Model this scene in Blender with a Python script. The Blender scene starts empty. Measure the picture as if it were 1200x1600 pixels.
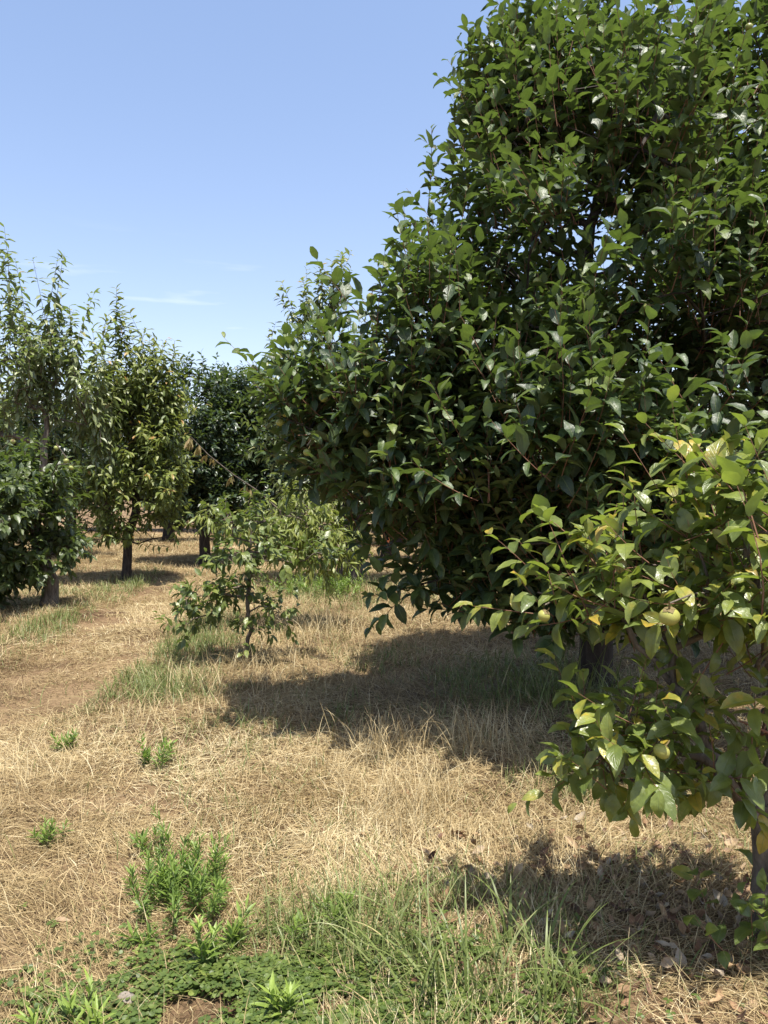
import bpy, math, zlib
import numpy as np
from mathutils import Vector

R = math.radians
SC = bpy.context.scene
COL = SC.collection
rng = np.random.default_rng(7)
def reseed(key):
    global rng
    rng = np.random.default_rng(zlib.crc32(key.encode()))

# ------------------------------------------------------------------ camera
CAM_H, F, HORIZON = 1.60, 1202.0, 775.0          # metres, pixels at 1200x1600
PITCH = math.atan((HORIZON - 800.0) / F)
cam = bpy.data.cameras.new('camera')
cam.sensor_fit = 'VERTICAL'; cam.sensor_height = 36.0
cam.lens = F / 1600.0 * 36.0
cam.clip_start = 0.05; cam.clip_end = 2000
co = bpy.data.objects.new('camera', cam); COL.objects.link(co)
co.location = (0, 0, CAM_H); co.rotation_euler = (math.pi / 2 + PITCH, 0, 0)
SC.camera = co

# ------------------------------------------------------------------ sky, sun, exposure
SUN_EL, SUN_AZ = 74.0, 148.0                      # azimuth: degrees from +Y towards +X
w = bpy.data.worlds.new('World'); SC.world = w; w.use_nodes = True
nt = w.node_tree; nt.nodes.clear()
sky = nt.nodes.new('ShaderNodeTexSky'); sky.sky_type = 'NISHITA'; sky.sun_disc = False
sky.sun_elevation = R(SUN_EL); sky.sun_rotation = R(SUN_AZ)
sky.altitude = 300; sky.air_density = 1.0; sky.dust_density = 2.6; sky.ozone_density = 0.7
bg = nt.nodes.new('ShaderNodeBackground'); bg.inputs['Strength'].default_value = 0.10
out = nt.nodes.new('ShaderNodeOutputWorld')
# thin cirrus wisps low in the sky
tc = nt.nodes.new('ShaderNodeTexCoord')
mp = nt.nodes.new('ShaderNodeMapping'); mp.inputs['Scale'].default_value = (3.0, 3.0, 26.0)
no = nt.nodes.new('ShaderNodeTexNoise'); no.inputs['Scale'].default_value = 1.6; no.inputs['Detail'].default_value = 5
cr = nt.nodes.new('ShaderNodeValToRGB'); cr.color_ramp.elements[0].position = 0.62; cr.color_ramp.elements[1].position = 0.8
sx = nt.nodes.new('ShaderNodeSeparateXYZ')
mr = nt.nodes.new('ShaderNodeValToRGB')          # only between about 7 and 17 degrees up
e = mr.color_ramp.elements; e[0].position = 0.10; e[0].color = (1, 1, 1, 1); e[1].position = 0.32; e[1].color = (0, 0, 0, 1)
mu = nt.nodes.new('ShaderNodeMath'); mu.operation = 'MULTIPLY'
mu2 = nt.nodes.new('ShaderNodeMath'); mu2.operation = 'MULTIPLY'; mu2.inputs[1].default_value = 0.55
mx = nt.nodes.new('ShaderNodeMixRGB'); mx.inputs['Color2'].default_value = (7.2, 7.4, 8.0, 1)
L = nt.links.new
L(tc.outputs['Generated'], mp.inputs['Vector']); L(mp.outputs['Vector'], no.inputs['Vector'])
L(no.outputs['Fac'], cr.inputs['Fac']); L(tc.outputs['Generated'], sx.inputs['Vector']); L(sx.outputs['Z'], mr.inputs['Fac'])
L(cr.outputs['Color'], mu.inputs[0]); L(mr.outputs['Color'], mu.inputs[1]); L(mu.outputs[0], mu2.inputs[0])
L(mu2.outputs[0], mx.inputs['Fac']); L(sky.outputs['Color'], mx.inputs['Color1'])
# hazy horizon and low sky brightened; unseen zenith dimmed to deepen ground shadows
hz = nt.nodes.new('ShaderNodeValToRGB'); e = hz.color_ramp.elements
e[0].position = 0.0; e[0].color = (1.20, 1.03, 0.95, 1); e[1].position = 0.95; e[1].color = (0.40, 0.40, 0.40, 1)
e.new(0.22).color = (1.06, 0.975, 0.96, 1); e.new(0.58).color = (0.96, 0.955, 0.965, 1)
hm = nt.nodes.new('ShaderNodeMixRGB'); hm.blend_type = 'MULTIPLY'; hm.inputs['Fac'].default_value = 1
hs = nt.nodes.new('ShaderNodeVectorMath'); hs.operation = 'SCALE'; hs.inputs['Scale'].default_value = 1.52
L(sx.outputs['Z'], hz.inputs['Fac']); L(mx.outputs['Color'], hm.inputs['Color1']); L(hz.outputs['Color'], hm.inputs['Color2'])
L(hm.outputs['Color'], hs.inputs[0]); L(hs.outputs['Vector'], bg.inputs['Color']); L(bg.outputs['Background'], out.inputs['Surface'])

sl = bpy.data.lights.new('sun', 'SUN'); sl.energy = 5.0; sl.angle = R(0.53); sl.color = (1.0, 0.95, 0.86)
so = bpy.data.objects.new('sun', sl); COL.objects.link(so)
sd = Vector((math.sin(R(SUN_AZ)) * math.cos(R(SUN_EL)), math.cos(R(SUN_AZ)) * math.cos(R(SUN_EL)), math.sin(R(SUN_EL))))
so.rotation_euler = sd.to_track_quat('Z', 'Y').to_euler(); so.location = sd * 50

vs = SC.view_settings
SC.display_settings.display_device = 'sRGB'
vs.view_transform = 'Standard'; vs.look = 'None'; vs.exposure = 0.9; vs.gamma = 1.0; vs.use_curve_mapping = False
cy = SC.cycles
cy.max_bounces = 6; cy.diffuse_bounces = 3; cy.glossy_bounces = 2; cy.transmission_bounces = 4; cy.transparent_max_bounces = 4
cy.caustics_reflective = False; cy.caustics_refractive = False

# ------------------------------------------------------------------ helpers
def A(px, py, Y):
    """world point at ground distance Y that the camera sees at photo pixel (px, py)"""
    dx = (px - 600.0) / F; dv = (800.0 - py) / F
    c, s = math.cos(PITCH), math.sin(PITCH)
    fy, fz = c - dv * s, s + dv * c
    return np.array([dx * Y / fy, Y, CAM_H + fz * Y / fy])

def vnoise(x, y, scale, seed=0):
    x = np.asarray(x, float) / scale; y = np.asarray(y, float) / scale
    xi = np.floor(x).astype(np.int64); yi = np.floor(y).astype(np.int64)
    fx = x - xi; fy = y - yi; fx = fx * fx * (3 - 2 * fx); fy = fy * fy * (3 - 2 * fy)
    def h(a, b):
        n = (a * 374761393 + b * 668265263 + seed * 144665) & 0x7fffffff
        n = ((n ^ (n >> 13)) * 1274126177) & 0x7fffffff
        n = n ^ (n >> 16)
        return (n & 0xffff) / 65535.0
    return (h(xi, yi) * (1 - fx) + h(xi + 1, yi) * fx) * (1 - fy) + (h(xi, yi + 1) * (1 - fx) + h(xi + 1, yi + 1) * fx) * fy

def ss(a, b, v):
    t = np.clip((v - a) / (b - a), 0, 1); return t * t * (3 - 2 * t)

def path_x(y): return np.interp(y, [0, 4, 6, 8.5, 12, 16, 20, 30], [-3.2, -3.05, -3.0, -3.05, -3.45, -3.95, -4.5, -6.0])
def path_mask(x, y):
    hw = 0.62 + 0.25 * (vnoise(x, y, 0.9, 5) - 0.5)
    return 1 - ss(hw * 0.75, hw * 1.25, np.abs(x - path_x(y)))

def hgt(x, y):
    x = np.asarray(x, float); y = np.asarray(y, float)
    h = 0.10 * (vnoise(x, y, 2.6, 1) - 0.5) + 0.05 * (vnoise(x, y, 0.8, 2) - 0.5) + 0.022 * (vnoise(x, y, 0.23, 3) - 0.5)
    h = h - 0.05 * path_mask(x, y)
    return h * ss(1.0, 2.5, np.hypot(x, y))

def mesh(name, v, f, attrs=None, uv=None, smooth=True):
    v = np.ascontiguousarray(v, np.float32); f = np.ascontiguousarray(f, np.int32)
    m = bpy.data.meshes.new(name)
    m.vertices.add(len(v)); m.vertices.foreach_set('co', v.ravel())
    k = f.shape[1]
    m.loops.add(f.size); m.loops.foreach_set('vertex_index', f.ravel())
    m.polygons.add(len(f)); m.polygons.foreach_set('loop_start', np.arange(0, f.size, k, dtype=np.int32))
    for an, av in (attrs or {}).items():
        a = m.attributes.new(an, 'FLOAT', 'POINT'); a.data.foreach_set('value', np.ascontiguousarray(av, np.float32))
    if uv is not None:
        u = m.uv_layers.new(name='UVMap'); u.data.foreach_set('uv', np.ascontiguousarray(uv[f.ravel()], np.float32).ravel())
    m.polygons.foreach_set('use_smooth', np.full(len(f), smooth))
    m.update(); m.validate()
    return m

def link(name, me, mat, parent=None, loc=None):
    o = bpy.data.objects.new(name, me); COL.objects.link(o)
    if mat: me.materials.append(mat)
    if parent is not None: o.parent = parent
    if loc is not None: o.location = loc
    return o

def tag(o, label=None, cat=None, group=None, kind=None):
    if label: o['label'] = label
    if cat: o['category'] = cat
    if group: o['group'] = group
    if kind: o['kind'] = kind
    return o

def empty(name, loc, label, cat, group=None):
    o = bpy.data.objects.new(name, None); COL.objects.link(o); o.location = loc; o.empty_display_size = 0.2
    return tag(o, label, cat, group)

def nrm(a): return a / np.maximum(np.linalg.norm(a, axis=-1, keepdims=True), 1e-9)

# ------------------------------------------------------------------ materials
def new_mat(name):
    m = bpy.data.materials.new(name); m.use_nodes = True
    n = m.node_tree.nodes; n.clear()
    return m, n, m.node_tree.links.new

def ramp(n, cols, pos=None):
    r = n.new('ShaderNodeValToRGB'); el = r.color_ramp.elements
    pos = pos or [i / (len(cols) - 1) for i in range(len(cols))]
    while len(el) < len(cols): el.new(0.5)
    for q, c, p in zip(el, cols, pos): q.position = p; q.color = (*c, 1)
    return r

def leaf_mat(name, cols, pos=None, under=(0.10, 0.14, 0.07), rough=0.38, trans=0.32, tcol=(0.22, 0.34, 0.04), veins=True, spec=0.5):
    m, n, l = new_mat(name)
    at = n.new('ShaderNodeAttribute'); at.attribute_name = 'tint'
    r = ramp(n, cols, pos); l(at.outputs['Fac'], r.inputs['Fac'])
    col = r.outputs['Color']
    tco = n.new('ShaderNodeTexCoord'); nq = n.new('ShaderNodeTexNoise'); nq.inputs['Scale'].default_value = 28; nq.inputs['Detail'].default_value = 4; l(tco.outputs['Object'], nq.inputs['Vector'])
    na = n.new('ShaderNodeMath'); na.operation = 'MULTIPLY_ADD'; na.inputs[1].default_value = 0.55; l(nq.outputs['Fac'], na.inputs[0]); l(at.outputs['Fac'], na.inputs[2])
    nb2 = n.new('ShaderNodeMath'); nb2.operation = 'SUBTRACT'; nb2.inputs[1].default_value = 0.275; l(na.outputs[0], nb2.inputs[0]); l(nb2.outputs[0], r.inputs['Fac'])
    geo = n.new('ShaderNodeNewGeometry')
    mixu = n.new('ShaderNodeMixRGB'); mixu.inputs['Color2'].default_value = (*under, 1)
    mb = n.new('ShaderNodeMath'); mb.operation = 'MULTIPLY'; mb.inputs[1].default_value = 0.75
    l(geo.outputs['Backfacing'], mb.inputs[0]); l(mb.outputs[0], mixu.inputs['Fac'])
    p = n.new('ShaderNodeBsdfPrincipled'); p.inputs['Roughness'].default_value = rough
    p.inputs['Specular IOR Level'].default_value = spec
    # blotchy variation inside a leaf
    nz = n.new('ShaderNodeTexNoise'); nz.inputs['Scale'].default_value = 22; nz.inputs['Detail'].default_value = 3
    l(tco.outputs['Object'], nz.inputs['Vector'])
    br = ramp(n, [(0.72, 0.72, 0.72), (1.25, 1.22, 1.15)], [0.3, 0.7]); l(nz.outputs['Fac'], br.inputs['Fac'])
    mul = n.new('ShaderNodeMixRGB'); mul.blend_type = 'MULTIPLY'; mul.inputs['Fac'].default_value = 1
    l(col, mul.inputs['Color1']); l(br.outputs['Color'], mul.inputs['Color2'])
    col = mul.outputs['Color']
    if veins:
        uvn = n.new('ShaderNodeUVMap'); sp = n.new('ShaderNodeSeparateXYZ'); l(uvn.outputs['UV'], sp.inputs['Vector'])
        ab = n.new('ShaderNodeMath'); ab.operation = 'SUBTRACT'; ab.inputs[1].default_value = 0.5; l(sp.outputs['Y'], ab.inputs[0])
        ab2 = n.new('ShaderNodeMath'); ab2.operation = 'ABSOLUTE'; l(ab.outputs[0], ab2.inputs[0])
        mid = n.new('ShaderNodeMapRange'); mid.inputs['From Min'].default_value = 0.018; mid.inputs['From Max'].default_value = 0.05
        mid.inputs['To Min'].default_value = 1; mid.inputs['To Max'].default_value = 0; l(ab2.outputs[0], mid.inputs['Value'])
        ma = n.new('ShaderNodeMath'); ma.operation = 'MULTIPLY_ADD'; ma.inputs[1].default_value = -0.75; l(ab2.outputs[0], ma.inputs[0]); l(sp.outputs['X'], ma.inputs[2])
        fr = n.new('ShaderNodeMath'); fr.operation = 'MULTIPLY'; fr.inputs[1].default_value = 44; l(ma.outputs[0], fr.inputs[0])
        sn = n.new('ShaderNodeMath'); sn.operation = 'SINE'; l(fr.outputs[0], sn.inputs[0])
        pw = n.new('ShaderNodeMapRange'); pw.inputs['From Min'].default_value = 0.8; pw.inputs['From Max'].default_value = 1.0; l(sn.outputs[0], pw.inputs['Value'])
        pv = n.new('ShaderNodeMath'); pv.operation = 'MULTIPLY'; pv.inputs[1].default_value = 0.4; l(pw.outputs[0], pv.inputs[0])
        mv = n.new('ShaderNodeMath'); mv.operation = 'MAXIMUM'; l(mid.outputs[0], mv.inputs[0]); l(pv.outputs[0], mv.inputs[1])
        mf = n.new('ShaderNodeMath'); mf.operation = 'MULTIPLY'; mf.inputs[1].default_value = 0.5; l(mv.outputs[0], mf.inputs[0])
        mc = n.new('ShaderNodeMixRGB'); mc.inputs['Color2'].default_value = (0.16, 0.20, 0.06, 1)
        l(mf.outputs[0], mc.inputs['Fac']); l(col, mc.inputs['Color1']); col = mc.outputs['Color']
        bp = n.new('ShaderNodeBump'); bp.inputs['Strength'].default_value = 0.35; bp.inputs['Distance'].default_value = 0.003; bp.invert = True
        l(mv.outputs[0], bp.inputs['Height']); l(bp.outputs['Normal'], p.inputs['Normal'])
    nb = n.new('ShaderNodeTexNoise'); nb.inputs['Scale'].default_value = 34; nb.inputs['Detail'].default_value = 2
    l(tco.outputs['Object'], nb.inputs['Vector'])
    bq = n.new('ShaderNodeBump'); bq.inputs['Strength'].default_value = 0.38; bq.inputs['Distance'].default_value = 0.012
    l(nb.outputs['Fac'], bq.inputs['Height'])
    if veins: l(bq.outputs['Normal'], bp.inputs['Normal'])
    else: l(bq.outputs['Normal'], p.inputs['Normal'])
    l(col, mixu.inputs['Color1']); l(mixu.outputs['Color'], p.inputs['Base Color'])
    rr = n.new('ShaderNodeMapRange'); rr.inputs['To Min'].default_value = rough; rr.inputs['To Max'].default_value = rough + 0.25
    l(geo.outputs['Backfacing'], rr.inputs['Value']); l(rr.outputs[0], p.inputs['Roughness'])
    t = n.new('ShaderNodeBsdfTranslucent')
    tm = n.new('ShaderNodeMixRGB'); tm.inputs['Fac'].default_value = 0.65; tm.inputs['Color2'].default_value = (*tcol, 1)
    tg = n.new('ShaderNodeMixRGB'); tg.blend_type = 'MULTIPLY'; tg.inputs['Fac'].default_value = 0.6
    l(col, tm.inputs['Color1']); l(tm.outputs['Color'], tg.inputs['Color1']); l(br.outputs['Color'], tg.inputs['Color2'])
    l(tg.outputs['Color'], t.inputs['Color'])
    ms = n.new('ShaderNodeMixShader'); ms.inputs['Fac'].default_value = trans
    l(p.outputs['BSDF'], ms.inputs[1]); l(t.outputs['BSDF'], ms.inputs[2])
    o = n.new('ShaderNodeOutputMaterial'); l(ms.outputs[0], o.inputs['Surface'])
    return m

def blade_mat(name, cols, pos=None, trans=0.25, rough=0.6, tcol=None):
    m, n, l = new_mat(name)
    at = n.new('ShaderNodeAttribute'); at.attribute_name = 'tint'
    r = ramp(n, cols, pos); l(at.outputs['Fac'], r.inputs['Fac'])
    p = n.new('ShaderNodeBsdfPrincipled'); p.inputs['Roughness'].default_value = rough; p.inputs['Specular IOR Level'].default_value = 0.35
    l(r.outputs['Color'], p.inputs['Base Color'])
    t = n.new('ShaderNodeBsdfTranslucent')
    if tcol: t.inputs['Color'].default_value = (*tcol, 1)
    else: l(r.outputs['Color'], t.inputs['Color'])
    ms = n.new('ShaderNodeMixShader'); ms.inputs['Fac'].default_value = trans
    l(p.outputs['BSDF'], ms.inputs[1]); l(t.outputs['BSDF'], ms.inputs[2])
    o = n.new('ShaderNodeOutputMaterial'); l(ms.outputs[0], o.inputs['Surface'])
    return m

def noise_mat(name, cols, scale=20, stretch=(1, 1, 1), rough=0.85, bump=0.5, dist=0.01, detail=6, pos=None):
    m, n, l = new_mat(name)
    tco = n.new('ShaderNodeTexCoord'); mpn = n.new('ShaderNodeMapping'); mpn.inputs['Scale'].default_value = stretch
    nz = n.new('ShaderNodeTexNoise'); nz.inputs['Scale'].default_value = scale; nz.inputs['Detail'].default_value = detail; nz.inputs['Roughness'].default_value = 0.65
    l(tco.outputs['Object'], mpn.inputs['Vector']); l(mpn.outputs['Vector'], nz.inputs['Vector'])
    r = ramp(n, cols, pos); l(nz.outputs['Fac'], r.inputs['Fac'])
    p = n.new('ShaderNodeBsdfPrincipled'); p.inputs['Roughness'].default_value = rough; p.inputs['Specular IOR Level'].default_value = 0.3
    l(r.outputs['Color'], p.inputs['Base Color'])
    b = n.new('ShaderNodeBump'); b.inputs['Strength'].default_value = bump; b.inputs['Distance'].default_value = dist
    l(nz.outputs['Fac'], b.inputs['Height']); l(b.outputs['Normal'], p.inputs['Normal'])
    o = n.new('ShaderNodeOutputMaterial'); l(p.outputs['BSDF'], o.inputs['Surface'])
    return m

PERS = [(0.017, 0.037, 0.019), (0.034, 0.063, 0.026), (0.075, 0.118, 0.034), (0.155, 0.195, 0.052)]
M_big = leaf_mat('persimmon leaf', PERS, rough=0.46, trans=0.24, spec=0.5, tcol=(0.20, 0.32, 0.04))
M_front = leaf_mat('yellowing persimmon leaf', [(0.065, 0.10, 0.03), (0.125, 0.17, 0.042), (0.20, 0.24, 0.05), (0.32, 0.30, 0.05), (0.42, 0.30, 0.05)], [0, 0.45, 0.78, 0.93, 1.0], rough=0.36, trans=0.36, spec=0.7, tcol=(0.30, 0.42, 0.04))
M_left = leaf_mat('dusty persimmon leaf', [(0.03, 0.055, 0.018), (0.065, 0.095, 0.026), (0.13, 0.16, 0.045)], rough=0.42, spec=.7, trans=0.24)
M_dark = leaf_mat('dark orchard leaf', [(0.018, 0.038, 0.018), (0.034, 0.060, 0.026), (0.065, 0.095, 0.042)], rough=0.40, spec=.8, trans=0.20, veins=False)
M_cherry = leaf_mat('cherry leaf', [(0.12, 0.15, 0.07), (0.20, 0.24, 0.11), (0.31, 0.335, 0.16), (0.28, 0.19, 0.08)], [0, 0.5, 0.93, 1.0], under=(0.17, 0.20, 0.12), rough=0.40, spec=0.75, trans=0.34, veins=False)
M_cherry2 = leaf_mat('yellowing cherry leaf', [(0.075, 0.115, 0.028), (0.14, 0.18, 0.042), (0.23, 0.25, 0.06), (0.36, 0.19, 0.06)], [0, 0.5, 0.95, 1.0], rough=0.45, trans=0.32, tcol=(0.30, 0.36, 0.05), veins=False)
M_peach = leaf_mat('peach leaf', [(0.09, 0.13, 0.03), (0.17, 0.21, 0.045), (0.26, 0.28, 0.07)], rough=0.45, trans=0.34, tcol=(0.32, 0.40, 0.05), veins=False)
M_sap = leaf_mat('sapling leaf', [(0.05, 0.085, 0.024), (0.10, 0.14, 0.036), (0.18, 0.21, 0.055)], rough=0.36, trans=0.26)
M_drywhip = leaf_mat('dry curled leaf', [(0.20, 0.20, 0.06), (0.30, 0.23, 0.09), (0.26, 0.15, 0.08)], under=(0.3, 0.24, 0.12), rough=0.6, trans=0.3, tcol=(0.4, 0.28, 0.08), veins=False)
M_rust = leaf_mat('rust dead leaf', [(0.16, 0.04, 0.015), (0.26, 0.07, 0.02)], under=(0.2, 0.08, 0.04), rough=0.6, trans=0.3, tcol=(0.4, 0.10, 0.03), veins=False)
M_weed = leaf_mat('weed leaf', [(0.085, 0.15, 0.03), (0.14, 0.215, 0.042), (0.24, 0.33, 0.065)], under=(0.12, 0.19, 0.06), rough=0.5, trans=0.30, tcol=(0.26, 0.44, 0.05), veins=False)
M_clover = leaf_mat('clover leaf', [(0.05, 0.085, 0.018), (0.09, 0.135, 0.028), (0.16, 0.20, 0.045)], under=(0.09, 0.13, 0.04), rough=0.5, trans=0.25, veins=False)
M_litter = leaf_mat('fallen dead leaf', [(0.06, 0.03, 0.018), (0.16, 0.08, 0.04), (0.33, 0.22, 0.12), (0.30, 0.27, 0.22)], under=(0.25, 0.19, 0.13), rough=0.7, trans=0.1, tcol=(0.3, 0.16, 0.06), veins=False)
M_straw = blade_mat('dry straw', [(0.14, 0.09, 0.045), (0.32, 0.235, 0.115), (0.48, 0.375, 0.20), (0.65, 0.565, 0.36)], [0, 0.35, 0.75, 1], trans=0.22)
M_grass = blade_mat('green grass', [(0.09, 0.125, 0.03), (0.155, 0.195, 0.055), (0.25, 0.285, 0.12), (0.45, 0.39, 0.19)], [0, 0.5, 0.88, 1], trans=0.3, rough=0.45)
M_bark = noise_mat('grey brown bark', [(0.045, 0.035, 0.028), (0.13, 0.105, 0.085), (0.24, 0.20, 0.165)], 26, (1, 1, 0.22), bump=0.9, dist=0.02, pos=[0.3, 0.5, 0.75])
M_barkdark = noise_mat('dark fissured bark', [(0.014, 0.011, 0.010), (0.042, 0.033, 0.028), (0.085, 0.07, 0.058)], 22, (1, 1, 0.25), bump=1.0, dist=0.03, pos=[0.3, 0.5, 0.75])
M_twig = noise_mat('reddish twig', [(0.10, 0.045, 0.03), (0.20, 0.10, 0.065), (0.26, 0.17, 0.11)], 30, (1, 1, 0.4), bump=0.2, dist=0.003)
M_fruit = noise_mat('unripe persimmon skin', [(0.17, 0.21, 0.05), (0.25, 0.28, 0.08), (0.42, 0.38, 0.12)], 18, rough=0.35, bump=0.04, dist=0.002)
M_calyx = noise_mat('dried calyx', [(0.10, 0.07, 0.03), (0.22, 0.17, 0.07)], 60, rough=0.7, bump=0.3, dist=0.002)
M_stone = noise_mat('pale stone', [(0.12, 0.10, 0.085), (0.22, 0.19, 0.16), (0.30, 0.27, 0.23)], 30, bump=0.6, dist=0.01)

def ground_mat():
    m, n, l = new_mat('dry soil under straw')
    tco = n.new('ShaderNodeTexCoord')
    n1 = n.new('ShaderNodeTexNoise'); n1.inputs['Scale'].default_value = 0.9; n1.inputs['Detail'].default_value = 8
    n2 = n.new('ShaderNodeTexNoise'); n2.inputs['Scale'].default_value = 38; n2.inputs['Detail'].default_value = 6; n2.inputs['Roughness'].default_value = 0.75
    l(tco.outputs['Object'], n1.inputs['Vector']); l(tco.outputs['Object'], n2.inputs['Vector'])
    r1 = ramp(n, [(0.10, 0.062, 0.038), (0.22, 0.15, 0.09), (0.30, 0.22, 0.13)], [0.35, 0.5, 0.68])
    r2 = ramp(n, [(0.35, 0.33, 0.30), (0.9, 0.88, 0.84), (1.3, 1.3, 1.25)], [0.32, 0.52, 0.72])
    l(n1.outputs['Fac'], r1.inputs['Fac']); l(n2.outputs['Fac'], r2.inputs['Fac'])
    mul = n.new('ShaderNodeMixRGB'); mul.blend_type = 'MULTIPLY'; mul.inputs['Fac'].default_value = 1
    l(r1.outputs['Color'], mul.inputs['Color1']); l(r2.outputs['Color'], mul.inputs['Color2'])
    p = n.new('ShaderNodeBsdfPrincipled'); p.inputs['Roughness'].default_value = 0.95; p.inputs['Specular IOR Level'].default_value = 0.1
    l(mul.outputs['Color'], p.inputs['Base Color'])
    b = n.new('ShaderNodeBump'); b.inputs['Strength'].default_value = 0.9; b.inputs['Distance'].default_value = 0.02
    l(n2.outputs['Fac'], b.inputs['Height']); l(b.outputs['Normal'], p.inputs['Normal'])
    o = n.new('ShaderNodeOutputMaterial'); l(p.outputs['BSDF'], o.inputs['Surface'])
    return m

# ------------------------------------------------------------------ ground: one sheet out to the horizon
def ground():
    gx = np.sinh(np.linspace(-7.2, 7.2, 420)) * 0.9
    gx = np.unique(np.concatenate([gx, np.linspace(-6, 6, 200)]))
    t = np.linspace(0, 1, 330)
    gy = np.unique(np.concatenate([-np.sinh(np.linspace(0, 6, 40))[::-1] * 2, 1 + 14 * t, 15 + np.sinh(t[::3] * 6.2) * 2.2]))
    X, Y = np.meshgrid(gx, gy); Z = hgt(X, Y) * np.exp(-np.hypot(X, Y) / 60)
    v = np.stack([X, Y, Z], -1).reshape(-1, 3)
    nx, ny = len(gx), len(gy)
    i = (np.arange(ny - 1)[:, None] * nx + np.arange(nx - 1)[None]).ravel()
    f = np.stack([i, i + 1, i + nx + 1, i + nx], -1)
    o = link('ground', mesh('ground', v, f), ground_mat()); tag(o, kind='structure')
ground()

# ------------------------------------------------------------------ leaves
FULL = (np.array([0, .10, .30, .55, .80, 1.0]), np.array([.05, .52, .95, .95, .52, .0]))
MIDL = (np.array([0, .22, .58, 1.0]), np.array([.10, .85, .92, .0]))
LANCE = (np.array([0, .35, .7, 1.0]), np.array([.12, 1.0, .7, .0]))
def leaves(P, D, N, Ln, ratio, curl, fold, prof=FULL, tint=None, wav=0.05):
    """ribbons with a folded midrib and a downward arch -> verts, tris, tint, uv"""
    n = len(P); t, wd = prof; S = len(t)
    D = nrm(D); N = nrm(N - (N * D).sum(-1, keepdims=True) * D); B = np.cross(D, N)
    Ln = np.broadcast_to(np.asarray(Ln, float), (n,)); curl = np.broadcast_to(np.asarray(curl, float), (n,)); curl = np.where(np.abs(curl) < 1e-3, 1e-3, curl)
    fold = np.broadcast_to(np.asarray(fold, float), (n,)); ratio = np.broadcast_to(np.asarray(ratio, float), (n,))
    a = curl[:, None] * t[None]
    cs = (np.sin(a) / curl[:, None])[..., None] * D[:, None] - ((1 - np.cos(a)) / curl[:, None])[..., None] * N[:, None]
    c = P[:, None] + cs * Ln[:, None, None]
    Nt = np.cos(a)[..., None] * N[:, None] + np.sin(a)[..., None] * D[:, None]
    W = (Ln * ratio * 0.5)[:, None] * wd[None]
    wv = rng.normal(0, wav, (n, S, 2)) * Ln[:, None, None] * (wd > 0)[None, :, None]
    cf, sf = np.cos(fold)[:, None, None], np.sin(fold)[:, None, None]
    Lv = c - B[:, None] * W[..., None] * cf + Nt * (W[..., None] * sf + wv[..., :1])
    Rv = c + B[:, None] * W[..., None] * cf + Nt * (W[..., None] * sf + wv[..., 1:])
    v = np.stack([Lv, c, Rv], 2).reshape(-1, 3)
    base = (np.arange(n) * S * 3)[:, None]
    s = np.arange(S - 1) * 3
    q = np.concatenate([np.stack([s, s + 1, s + 4, s + 3], -1), np.stack([s + 1, s + 2, s + 5, s + 4], -1)])
    f = (base[:, :, None] + q[None]).reshape(-1, 4)
    if tint is None: tint = np.clip(rng.normal(0.45, 0.2, n), 0, 1)
    tv = np.repeat(tint, S * 3)
    uv = np.stack(np.broadcast_arrays(t[None, :, None], np.array([0, .5, 1.])[None, None]), -1)
    uv = np.broadcast_to(uv, (n, S, 3, 2)).reshape(-1, 2)
    return v, f, tv, uv

def tube_batch(C, Rad, sides=3):
    """C (n,k,3) centre lines, Rad (n,k)"""
    n, k, _ = C.shape
    T = nrm(np.gradient(C, axis=1))
    ref = np.where(np.abs(T[..., 2:]) > 0.9, np.array([1., 0, 0]), np.array([0, 0, 1.]))
    U = nrm(np.cross(T, ref)); V = np.cross(T, U)
    an = np.arange(sides) * 2 * math.pi / sides
    v = C[:, :, None] + Rad[:, :, None, None] * (np.cos(an)[:, None] * U[:, :, None] + np.sin(an)[:, None] * V[:, :, None])
    v = v.reshape(-1, 3)
    b = (np.arange(n) * k * sides)[:, None, None] + (np.arange(k - 1) * sides)[None, :, None]
    j = np.arange(sides)[None, None]; j2 = (j + 1) % sides
    f = np.stack([b + j, b + j2, b + sides + j2, b + sides + j], -1).reshape(-1, 4)
    return v, f

def join(parts):
    vs_, fs_, o = [], [], 0
    for v, f in parts:
        vs_.append(v); fs_.append(f + o); o += len(v)
    return np.concatenate(vs_), np.concatenate(fs_)

# ------------------------------------------------------------------ tree skeleton
def polyline(pts, step):
    pts = [np.asarray(p, float) for p in pts]; res = [pts[0]]
    for a, b in zip(pts[:-1], pts[1:]):
        k = max(1, int(np.linalg.norm(b - a) / step))
        for i in range(1, k + 1): res.append(a + (b - a) * i / k)
    return res

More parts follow.
